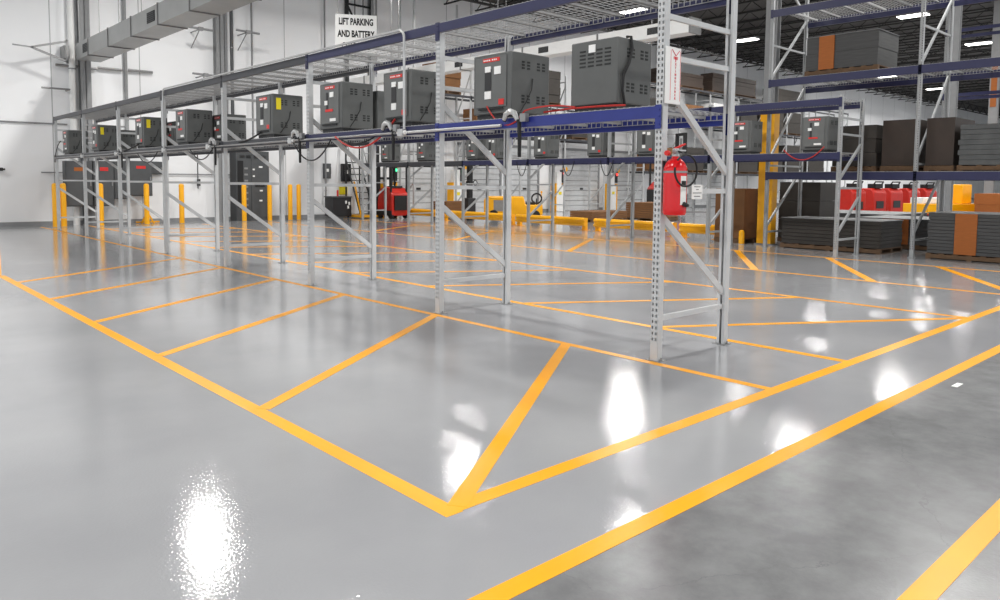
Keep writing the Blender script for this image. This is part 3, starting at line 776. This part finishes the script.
# guard rails
def rail(x, y0, y1, label):
    t = thing('guard_rail', label, 'guard rail', (x,(y0+y1)/2,0), 0, 'low yellow guard rails')
    l = (y1-y0)/2
    MB().prism([(-.02,.13),(-.06,.15),(-.09,.20),(-.05,.25),(-.05,.29),(-.09,.34),(-.06,.39),(-.02,.41),(.0,.41),(.0,.13)], 'y', -l, l).build('rail', 'yellow', t)
    for s in (-1,1):
        p = MB().box(0,.12,s*(l-.08)-.07,s*(l-.08)+.07,.008,.4).build('post', 'yellow', t)
        MB().box(-.06,.2,s*(l-.08)-.12,s*(l-.08)+.12,0,.008).build('base_plate', 'yellow', p)
    return t
rail(18.45,23.6,27.0,'low yellow guard rail in front of the red lift')
rail(18.45,19.4,23.4,'low yellow guard rail just right of the second upright')
rail(18.45,16.0,19.2,'low yellow guard rail in front of the yellow machine')
rail(18.45,12.6,15.6,'low yellow guard rail left of the near perforated upright')
rail(18.45,11.15,12.4,'low yellow guard rail seen through the front frame, right of the extinguisher')

# ---------------------------------------------------------------- vehicles and equipment
def lift_truck(label, loc, rz, scale=1.0, mast=True):
    t = thing('lift_truck', label, 'forklift', loc, rz); t.scale = (scale,)*3
    MB().prism([(-.55,.12),(.5,.12),(.5,1.0),(.28,1.25),(-.1,1.32),(-.4,1.2),(-.55,.7)], 'y', -.42, .42).build('body', 'redfork', t, bevel=.04)
    MB().box(.505,.56,-.3,.3,.35,.95).build('operator_panel', 'black', t)
    MB().box(-.5,.5,-.45,-.421,.14,.34).box(-.5,.5,.421,.45,.14,.34).build('bumper', 'black', t)
    if mast:
        ms = MB().box(-.72,-.6,-.38,-.28,.05,3.1).box(-.72,-.6,.28,.38,.05,3.1).box(-.7,-.62,-.28,.28,3.0,3.1).box(-.7,-.62,-.28,.28,1.6,1.7).build('mast', 'black', t)
        MB().tube([(-.66,0,.15),(-.66,0,2.9)], .045, 10).build('hydraulic_cylinder', 'steel', ms)
        MB().box(-.8,-.725,-.36,.36,.35,.9).build('carriage', 'black', ms)
        for s in (-.22,.22): MB().box(-1.75,-.8,s-.06,s+.06,.07,.12).build('fork', 'steel', t)
        g = MB()
        for sx in (-.45,.4):
            for sy in (-.38,.38): g.beam((sx,sy,1.0),(sx,sy,2.2),.06)
        for q in range(6): g.box(-.5+.18*q,-.45+.18*q,-.42,.42,2.2,2.25)
        g.box(-.5,.46,-.42,-.36,2.18,2.26).box(-.5,.46,.36,.42,2.18,2.26)
        g.build('overhead_guard', 'black', t)
    for sx in (-.4,.35):
        for sy in (-.36,.36):
            MB().lathe([(.08,-.06),(.15,-.05),(.15,.05),(.08,.06)], (sx,sy,.15), 16, 'y').build('wheel', 'black', t)
    MB().box(-.1,.3,-.25,.25,1.26,1.34).build('battery_cover', 'dark', t)
    MB().tube([(.1,.0,1.34),(.2,0,1.5)], .02, 6).tube(arc((.2,0,1.5),.14,0,360,16,'xy'), .015, 6).build('steering_wheel', 'black', t)
    return t
lift_truck('red forklift with a black mast parked behind the low guard rail', (17.78,25.9,0), math.radians(-90))
lift_truck('red lift truck with a black cabin opening behind the near perforated upright', (31.2,22.0,0), math.radians(150), 1.3)
for i, (x, y) in enumerate(((30.28,12.5),(32.33,12.5),(34.13,12.5),(36.2,12.5),(38.33,12.5))):
    t = thing('pallet_truck', ['leftmost red pallet truck in the row behind the right rack','second red pallet truck from the left behind the right rack','third red pallet truck from the left behind the right rack','fourth red pallet truck from the left behind the right rack','rightmost red pallet truck in the row behind the right rack'][i], 'pallet truck', (x,y,0), math.radians(250), 'red pallet trucks behind the right rack')
    MB().prism([(-.35,.15),(.3,.15),(.36,.5),(.36,1.25),(.2,1.42),(-.25,1.42),(-.35,1.2)], 'y', -.36, .36).build('body', 'redfork', t, bevel=.04)
    MB().box(-.1,.3,-.2,.2,1.42,1.6).build('console', 'black', t)
    MB().tube([(.2,-.22,1.55),(.3,-.22,1.68),(.3,.22,1.68),(.2,.22,1.55)], .03, 8).build('handle', 'black', t)
    for s in (-.2,.2): MB().box(-1.7,-.35,s-.09,s+.09,.06,.16).build('fork', 'dark', t)
    MB().lathe([(.07,-.08),(.14,-.07),(.14,.07),(.07,.08)], (.15,0,.14), 14, 'y').build('wheel', 'black', t)
    MB().box(.365,.38,-.2,.2,.6,.9).build('label_plate', 'dark', t)
# yellow tow machine behind rail
t = thing('tow_tractor', 'low yellow machine with a black steering wheel behind the guard rail', 'tow tractor', (21.6,22.4,0), math.radians(-45))
MB().prism([(-1.4,.2),(1.0,.2),(1.0,.62),(.3,.62),(.2,.95),(-1.3,.95),(-1.4,.8)], 'y', -.5, .5).build('body', 'yellow', t, bevel=.04)
MB().box(-1.0,-.3,-.51,-.5,.35,.8).build('side_panel', 'steel', t)
MB().tube(arc((.75,-.3,.88),.2,0,360,20,'xz'), .035, 8, ).build('steering_wheel', 'black', t)
MB().tube([(.75,-.28,.62),(.75,-.28,.88)], .03, 8).build('steering_column', 'black', t)
MB().box(.3,.7,-.3,.3,.62,.72).build('seat', 'black', t)
for sx in (-1.0,.7):
    for sy in (-.45,.45): MB().lathe([(.1,-.08),(.2,-.07),(.2,.07),(.1,.08)], (sx,sy,.2), 16, 'y').build('wheel', 'black', t)
MB().tube([(.95,.2,.6),(.95,.2,1.1)], .02, 6).lathe([(.04,1.1),(.05,1.14),(.03,1.18)], (.95,.2,0), 8).build('beacon_pole', 'yellow', t)
# black service post with cables
t = thing('battery_lift_post', 'black upright post with handles between two low guard rails', 'post', (19.25,22.75,0))
MB().box(-.09,.09,-.09,.09,0,2.3).build('post', 'black', t, bevel=.01)
MB().box(-.2,.2,-.15,.15,.3,.9).build('lower_box', 'dark', t, bevel=.02)
for z in (1.5,): MB().tube(arc((-.16,-.1,z),.1,0,360,14,'xz'), .02, 6).tube(arc((.2,-.1,z),.1,0,360,14,'xz'), .02, 6).build('handle_ring', 'black', t)
# rolling stairs
t = thing('rolling_stairs', 'grey rolling stairs with a yellow base at the back wall', 'ladder', (16.93,27.0,0))
b = MB()
for i in range(9): b.box(-.3,.3,.55-i*.13,.72-i*.13,.3+i*.25-.02,.3+i*.25+.02)
for o_ in (b,): 
    n_ = len(o_.v); o_.v = [(x,-y+.2,z) for x,y,z in o_.v]
b.build('tread', 'panel', t)
MB().beam((-.33,-.5,.1),(-.33,.65,2.4),.05).beam((.33,-.5,.1),(.33,.65,2.4),.05).beam((-.33,.65,.1),(-.33,.65,3.2),.05).beam((.33,.65,.1),(.33,.65,3.2),.05).build('side_frame', 'dark', t)
MB().tube([(-.36,-.5,1.0),(-.36,.62,3.3)], .022, 8).tube([(.36,-.5,1.0),(.36,.62,3.3)], .022, 8).tube([(.36,-.5,.1),(.36,-.5,1.0)], .022, 8).tube([(-.36,-.5,.1),(-.36,-.5,1.0)], .022, 8).build('handrail', 'wallcol', t)
MB().box(-.42,.42,-.62,.72,.04,.12).build('base_frame', 'yellow', t)
b = MB().beam((-.4,-.62,.12),(-.4,-.1,1.5),.05).build('yellow_rail', 'yellow', t)

# ---------------------------------------------------------------- building columns on the right
def bcol(x, y, label, yz=3.46, w=.10, yellow=True):
    t = thing('building_column', label, 'column', (x,y,0))
    MB().box(-w,-w+.02,-.15,.15,.03,10.2).box(w-.02,w,-.15,.15,.03,10.2).box(-w+.02,w-.02,-.012,.012,.03,10.2).build('steel_section', 'wallcol', t)
    MB().box(-w-.05,w+.05,-.25,.25,0,.03).build('base_plate', 'steel', t)
    if yellow:
        MB().box(-w-.03,-w,-.16,.16,.03,yz).box(-w-.03,w+.03,-.19,-.16,.03,yz).box(-w-.03,w+.03,.16,.19,.03,yz).build('column_guard', 'yellow', t)
    return t
bcol(18.05,9.56,'building column with a tall yellow guard around its lower part')
bcol(24.5,7.42,'grey building column behind the second bay of the right rack', yellow=False)
bcol(34.0,8.8,'grey building column at the right edge with an orange tag', yellow=False)
bollard(17.62,10.0,.36,.07,'short yellow bollard stub at the foot of the yellow column','short yellow stub')
tag(MB().box(33.885,33.899,8.7,8.9,4.6,6.2).build('tag_strip', 'orange'), 'orange tag strip on the rightmost grey column', 'tag')

# ---------------------------------------------------------------- loads
def flat_stack(name, label, x0, x1, y0, y1, z0, z1, m='cardgrey', band=None, pallet=True, sheet=True, layers=9, group=None, jitter=.012):
    t = thing(name, label, 'cardboard stack', ((x0+x1)/2,(y0+y1)/2,z0), 0, group)
    w = (x1-x0)/2; l = (y1-y0)/2; h = z1-z0; zb = 0
    if pallet:
        b = MB()
        for q in range(7): yy = -l+ (2*l-.1)*q/6; b.box(-w,w,yy,yy+.1,.1,.12)
        for xx in (-w,-.05,w-.1): b.box(xx,xx+.1,-l,l,.02,.1)
        for q in range(3): yy = -l+(2*l-.1)*q/2; b.box(-w,w,yy,yy+.1,0,.02)
        b.build('pallet', 'wood', t); zb = .125
    b = MB(); hh = (h-zb-.01)/layers
    for i in range(layers):
        j = [random.uniform(-jitter,jitter) for _ in range(4)]
        b.box(-w+.02+j[0],w-.02+j[1],-l+.02+j[2],l-.02+j[3],zb+i*hh,zb+(i+1)*hh-.006)
    b.build('cardboard_layers', m, t)
    if band:
        MB().box(-w-.006,w+.006,band[0],band[1],zb,h-.012).build('orange_band', 'orange', t, label='orange-brown band of cardboard around the stack')
    if sheet: MB().box(-w,w,-l,l,h-.012,h).build('top_sheet', 'sheet', t)
    return t
flat_stack('cardboard_stack', 'low dark stack of flat cardboard on the floor under the right rack', 17.5,18.8,6.55,8.9,0,.74,'carddark',layers=7)
flat_stack('cardboard_stack', 'grey flat cardboard stack with an orange band between two others', 19.4,21.4,6.1,7.9,0,.74,'cardgrey',band=(-.35,.25),layers=7)
flat_stack('cardboard_stack', 'large grey flat cardboard stack with an orange band at the right edge', 17.45,18.9,4.0,5.62,0,.98,'cardgrey',band=(-.12,.28),layers=12)
flat_stack('cardboard_stack', 'dark grey load standing on the first shelf left of the brown box load', 17.55,18.9,6.75,7.75,1.845,2.9,'carddark',layers=3,sheet=False)
flat_stack('cardboard_stack', 'dark brown box load on the first shelf of the right rack', 17.55,18.9,5.93,6.66,1.845,2.98,'brown_dark',layers=1,sheet=False,jitter=0)
flat_stack('cardboard_stack', 'dark brown box load behind the front upright of the right rack', 17.55,18.9,5.2,5.77,1.845,2.98,'brown_dark',layers=1,sheet=False,jitter=0)
flat_stack('cardboard_stack', 'grey shrink-wrapped load of small boxes on the first shelf at the right edge', 17.4,18.9,2.9,5.1,1.845,2.8,'cardgreylite',layers=8,sheet=False,jitter=.02)
flat_stack('cardboard_stack', 'large dark box with an orange band high on the second shelf', 17.42,18.6,6.75,8.4,4.075,4.97,'cardgrey',band=(.15,.5),layers=2,sheet=True)
flat_stack('cardboard_stack', 'tall dark wrapped load on the floor behind the low dark stack', 19.3,20.3,8.75,9.9,0,1.62,'carddark',layers=3,sheet=False)
flat_stack('cardboard_stack', 'far flat cardboard stack with a pale top sheet in front of the red pallet trucks', 21.8,24.6,7.9,10.8,0,.74,'cardgrey',layers=6)
tag(MB().box(6.42,6.56,1.80,1.84,.0003,.004).build('paper_scrap','white'), 'small white scrap of paper on the floor at the right between the two long lines', 'paper')
b = thing('cardboard_box', 'tall brown cardboard box beside the yellow column', 'box', (18.35,10.55,0))
MB().box(-.55,.55,-.5,.35,.12,1.42).build('carton', 'card', b, bevel=.01)
MB().box(-.56,.56,-.05,.02,.5,1.425).build('packing_tape', 'wood', b)
bb = MB()
for q in (-.55,-.05,.45): bb.box(q,q+.1,-.5,.35,0,.1)
bb.box(-.55,.55,-.5,.35,.1,.118); bb.build('pallet', 'wood', b)
# brown pallets beyond the guard rail
def brown_pallet(x, y, label, h=.35, rz=0, l=1.2, w=1.0):
    t = thing('wooden_pallet', label, 'pallet', (x,y,0), rz, 'loaded wooden pallets on the floor beyond the guard rail')
    b = MB()
    for q in range(7): b.box(-l/2+ (l-.1)*q/6,-l/2+(l-.1)*q/6+.1,-w/2,w/2,.1,.12)
    for yy in (-w/2,-.05,w/2-.1): b.box(-l/2,l/2,yy,yy+.1,.02,.1)
    for q in range(3): b.box(-l/2+(l-.1)*q/2,-l/2+(l-.1)*q/2+.1,-w/2,w/2,0,.02)
    b.build('pallet_boards', 'wood', t)
    b = MB(); k = max(1, int((h-.12)/.09))
    for i in range(k): b.box(-l/2+.02,l/2-.02,-w/2+.02,w/2-.02,.125+i*(h-.12)/k,.125+(i+1)*(h-.12)/k-.01)
    b.build('boards_load', 'card', t)
    return t
brown_pallet(23.4,19.6,'low wooden pallet with brown boards, left of two beyond the rail',.42,.0,2.2,1.2)
brown_pallet(26.0,18.9,'pallet with a taller brown cardboard load right of the low board pallet',.75,.0,1.8,1.4)
brown_pallet(20.4,25.2,'small pallet with orange-brown cartons behind the second upright',.7,.0,1.6,1.0)

# ---------------------------------------------------------------- tall racks along the back wall
def back_rack(label, x0, x1, y, levels, H, nb, m='beam_slate', post='post'):
    # built as a row along +y then turned so that it runs along +x
    p = (x1-x0)/nb
    r = rack('pallet_rack', label, x0, y, p, nb, 1.1, levels, H, m, post=post, deck=False, braces=tuple((z,z) for z in (.4,2.4,4.4,6.6)), diags=((.5,1.5),(2.5,4.3),(4.5,6.4)), rz=-PI/2)
    return r
# rack() local +y -> world +x and local +x -> world -y after rotation by -90 degrees; front faces the room
back_rack('tall white rack along the back wall on the right carrying brown bundles', 34.0, 60.0, 26.4, (2.2, 5.0, 7.1), 7.1, 8)
back_rack('rack over the loading doors with dark boxes on its shelf', 19.0, 31.6, 27.2, (3.75, 5.38), [9.6,9.6,6.9,6.9,6.9], 4)
def bundle(label, x0, x1, y0, y1, z0, z1, m='carddark', layers=4, group='wrapped loads on the racks at the back wall'):
    return flat_stack('wrapped_load', label, x0, x1, y0, y1, z0, z1, m, layers=layers, sheet=False, group=group, jitter=.03)
bundle('dark box load with a white tag over the loading doors, right of the red-labelled charger', 26.3,28.1,26.15,27.1,5.4,7.1)
bundle('brown load over the loading doors seen right of the second upright', 20.1,21.6,26.15,27.1,5.4,6.7,'card')
bundle('brown load on the lower shelf over the loading doors', 22.5,24.5,26.15,27.1,3.77,4.9,'card')
bundle('dark load on the lower shelf over the loading doors', 29.0,31.2,26.15,27.1,3.77,5.0)
bundle('long brown wrapped bundle on top of the tall back rack', 35.2,39.8,25.4,26.3,7.12,8.0,'brown_dark')
bundle('second long brown wrapped bundle on top of the tall back rack', 40.8,46.0,25.4,26.3,7.12,8.3,'brown_dark')
bundle('dark bundle on top of the tall back rack further right', 48.5,53.0,25.4,26.3,7.12,8.1)
bundle('dark load on the middle shelf of the tall back rack, left', 34.5,37.0,25.4,26.3,5.02,6.3)
bundle('brown load on the middle shelf of the tall back rack', 37.6,39.9,25.4,26.3,5.02,6.2,'card')
bundle('white wrapped load on the middle shelf of the tall back rack', 41.0,43.5,25.4,26.3,5.02,6.5,'white')
bundle('dark load on the middle shelf of the tall back rack, right', 44.2,46.3,25.4,26.3,5.02,6.6)
bundle('dark load on the middle shelf at the far right of the tall back rack', 50.6,53,25.4,26.3,5.02,6.6)
bundle('brown load on the lowest shelf of the tall back rack', 34.6,37.0,25.4,26.3,2.22,3.6,'card')
bundle('dark load on the lowest shelf of the tall back rack', 37.7,40.1,25.4,26.3,2.22,3.7)
bundle('grey load on the lowest shelf of the tall back rack', 41.0,43.3,25.4,26.3,2.22,3.7,'cardgreylite')
bundle('dark load on the lowest shelf of the tall back rack, right', 47.5,50.0,25.4,26.3,2.22,3.8)

bundle('taller dark load on the middle shelf of the tall back rack', 47.4,49.9,25.4,26.3,5.02,6.7)
bundle('brown load at the far right end of the middle shelf of the tall back rack', 53.9,56.4,25.4,26.3,5.02,6.3,'brown_dark')
bundle('dark load at the far right end of the lowest shelf of the tall back rack', 53.9,56.4,25.4,26.3,2.22,4.4)
bundle('dark tall load on the lowest shelf of the tall back rack behind the right charger', 44.2,46.6,25.4,26.3,2.22,4.6)
bundle('dark load in the middle of the lowest shelf, right part of the tall back rack', 50.6,53.1,25.4,26.3,2.22,4.3)
# row of storage racks behind the right rack, seen at the right edge
rack('pallet_rack', 'grey storage rack behind the tall right rack, no loads', 25.4, -2.0, 3.3, 3, 1.136, (2.0,4.3,6.2), 8.5, 'beam_mid', post='post_far', deck=False, braces=((.4,.4),(2.2,2.2),(4.5,4.5)), diags=((.5,2.0),(2.4,4.2),(4.7,6.4)))
bundle('yellow and brown cartons at floor level behind the right rack', 30.0,33.0,6.5,8.2,0,1.3,'orange',3,'cartons behind the right rack')
t = thing('yellow_lift_table', 'yellow lift table with white parcels behind the right rack', 'lift table', (30.4,9.3,0), math.radians(-20))
MB().box(-1.4,1.4,-.5,.5,.55,.9).build('table_top', 'yellow', t, bevel=.02); MB().box(-1.2,1.2,-.4,.4,.0,.15).build('base_frame', 'yellow', t)
for s in (-.35,.35): MB().beam((-1.1,s,.15),(1.1,s,.55),.08).beam((-1.1,s,.55),(1.1,s,.15),.08).build('scissor_arm', 'dark', t)
MB().box(.6,1.1,-.3,.2,.9,1.6).build('control_tower', 'yellow', t, bevel=.03)
for (x, y, z, lb) in ((-1.0,0,.9,'left'),(-.2,.1,.9,'middle')):
    w = t.matrix_world; 
    q = Vector((30.4,9.3,0))+Matrix.Rotation(math.radians(-20),3,'Z') @ Vector((x,y,z))
    o = MB().box(-.35,.35,-.25,.25,0,.22).build('parcel', 'white', bevel=.02); o.location = q; o.rotation_euler = (0,0,math.radians(-20))
    tag(o, 'white parcel on the yellow lift table, %s' % ('farther left' if lb == 'left' else 'beside the control tower'), 'parcel')
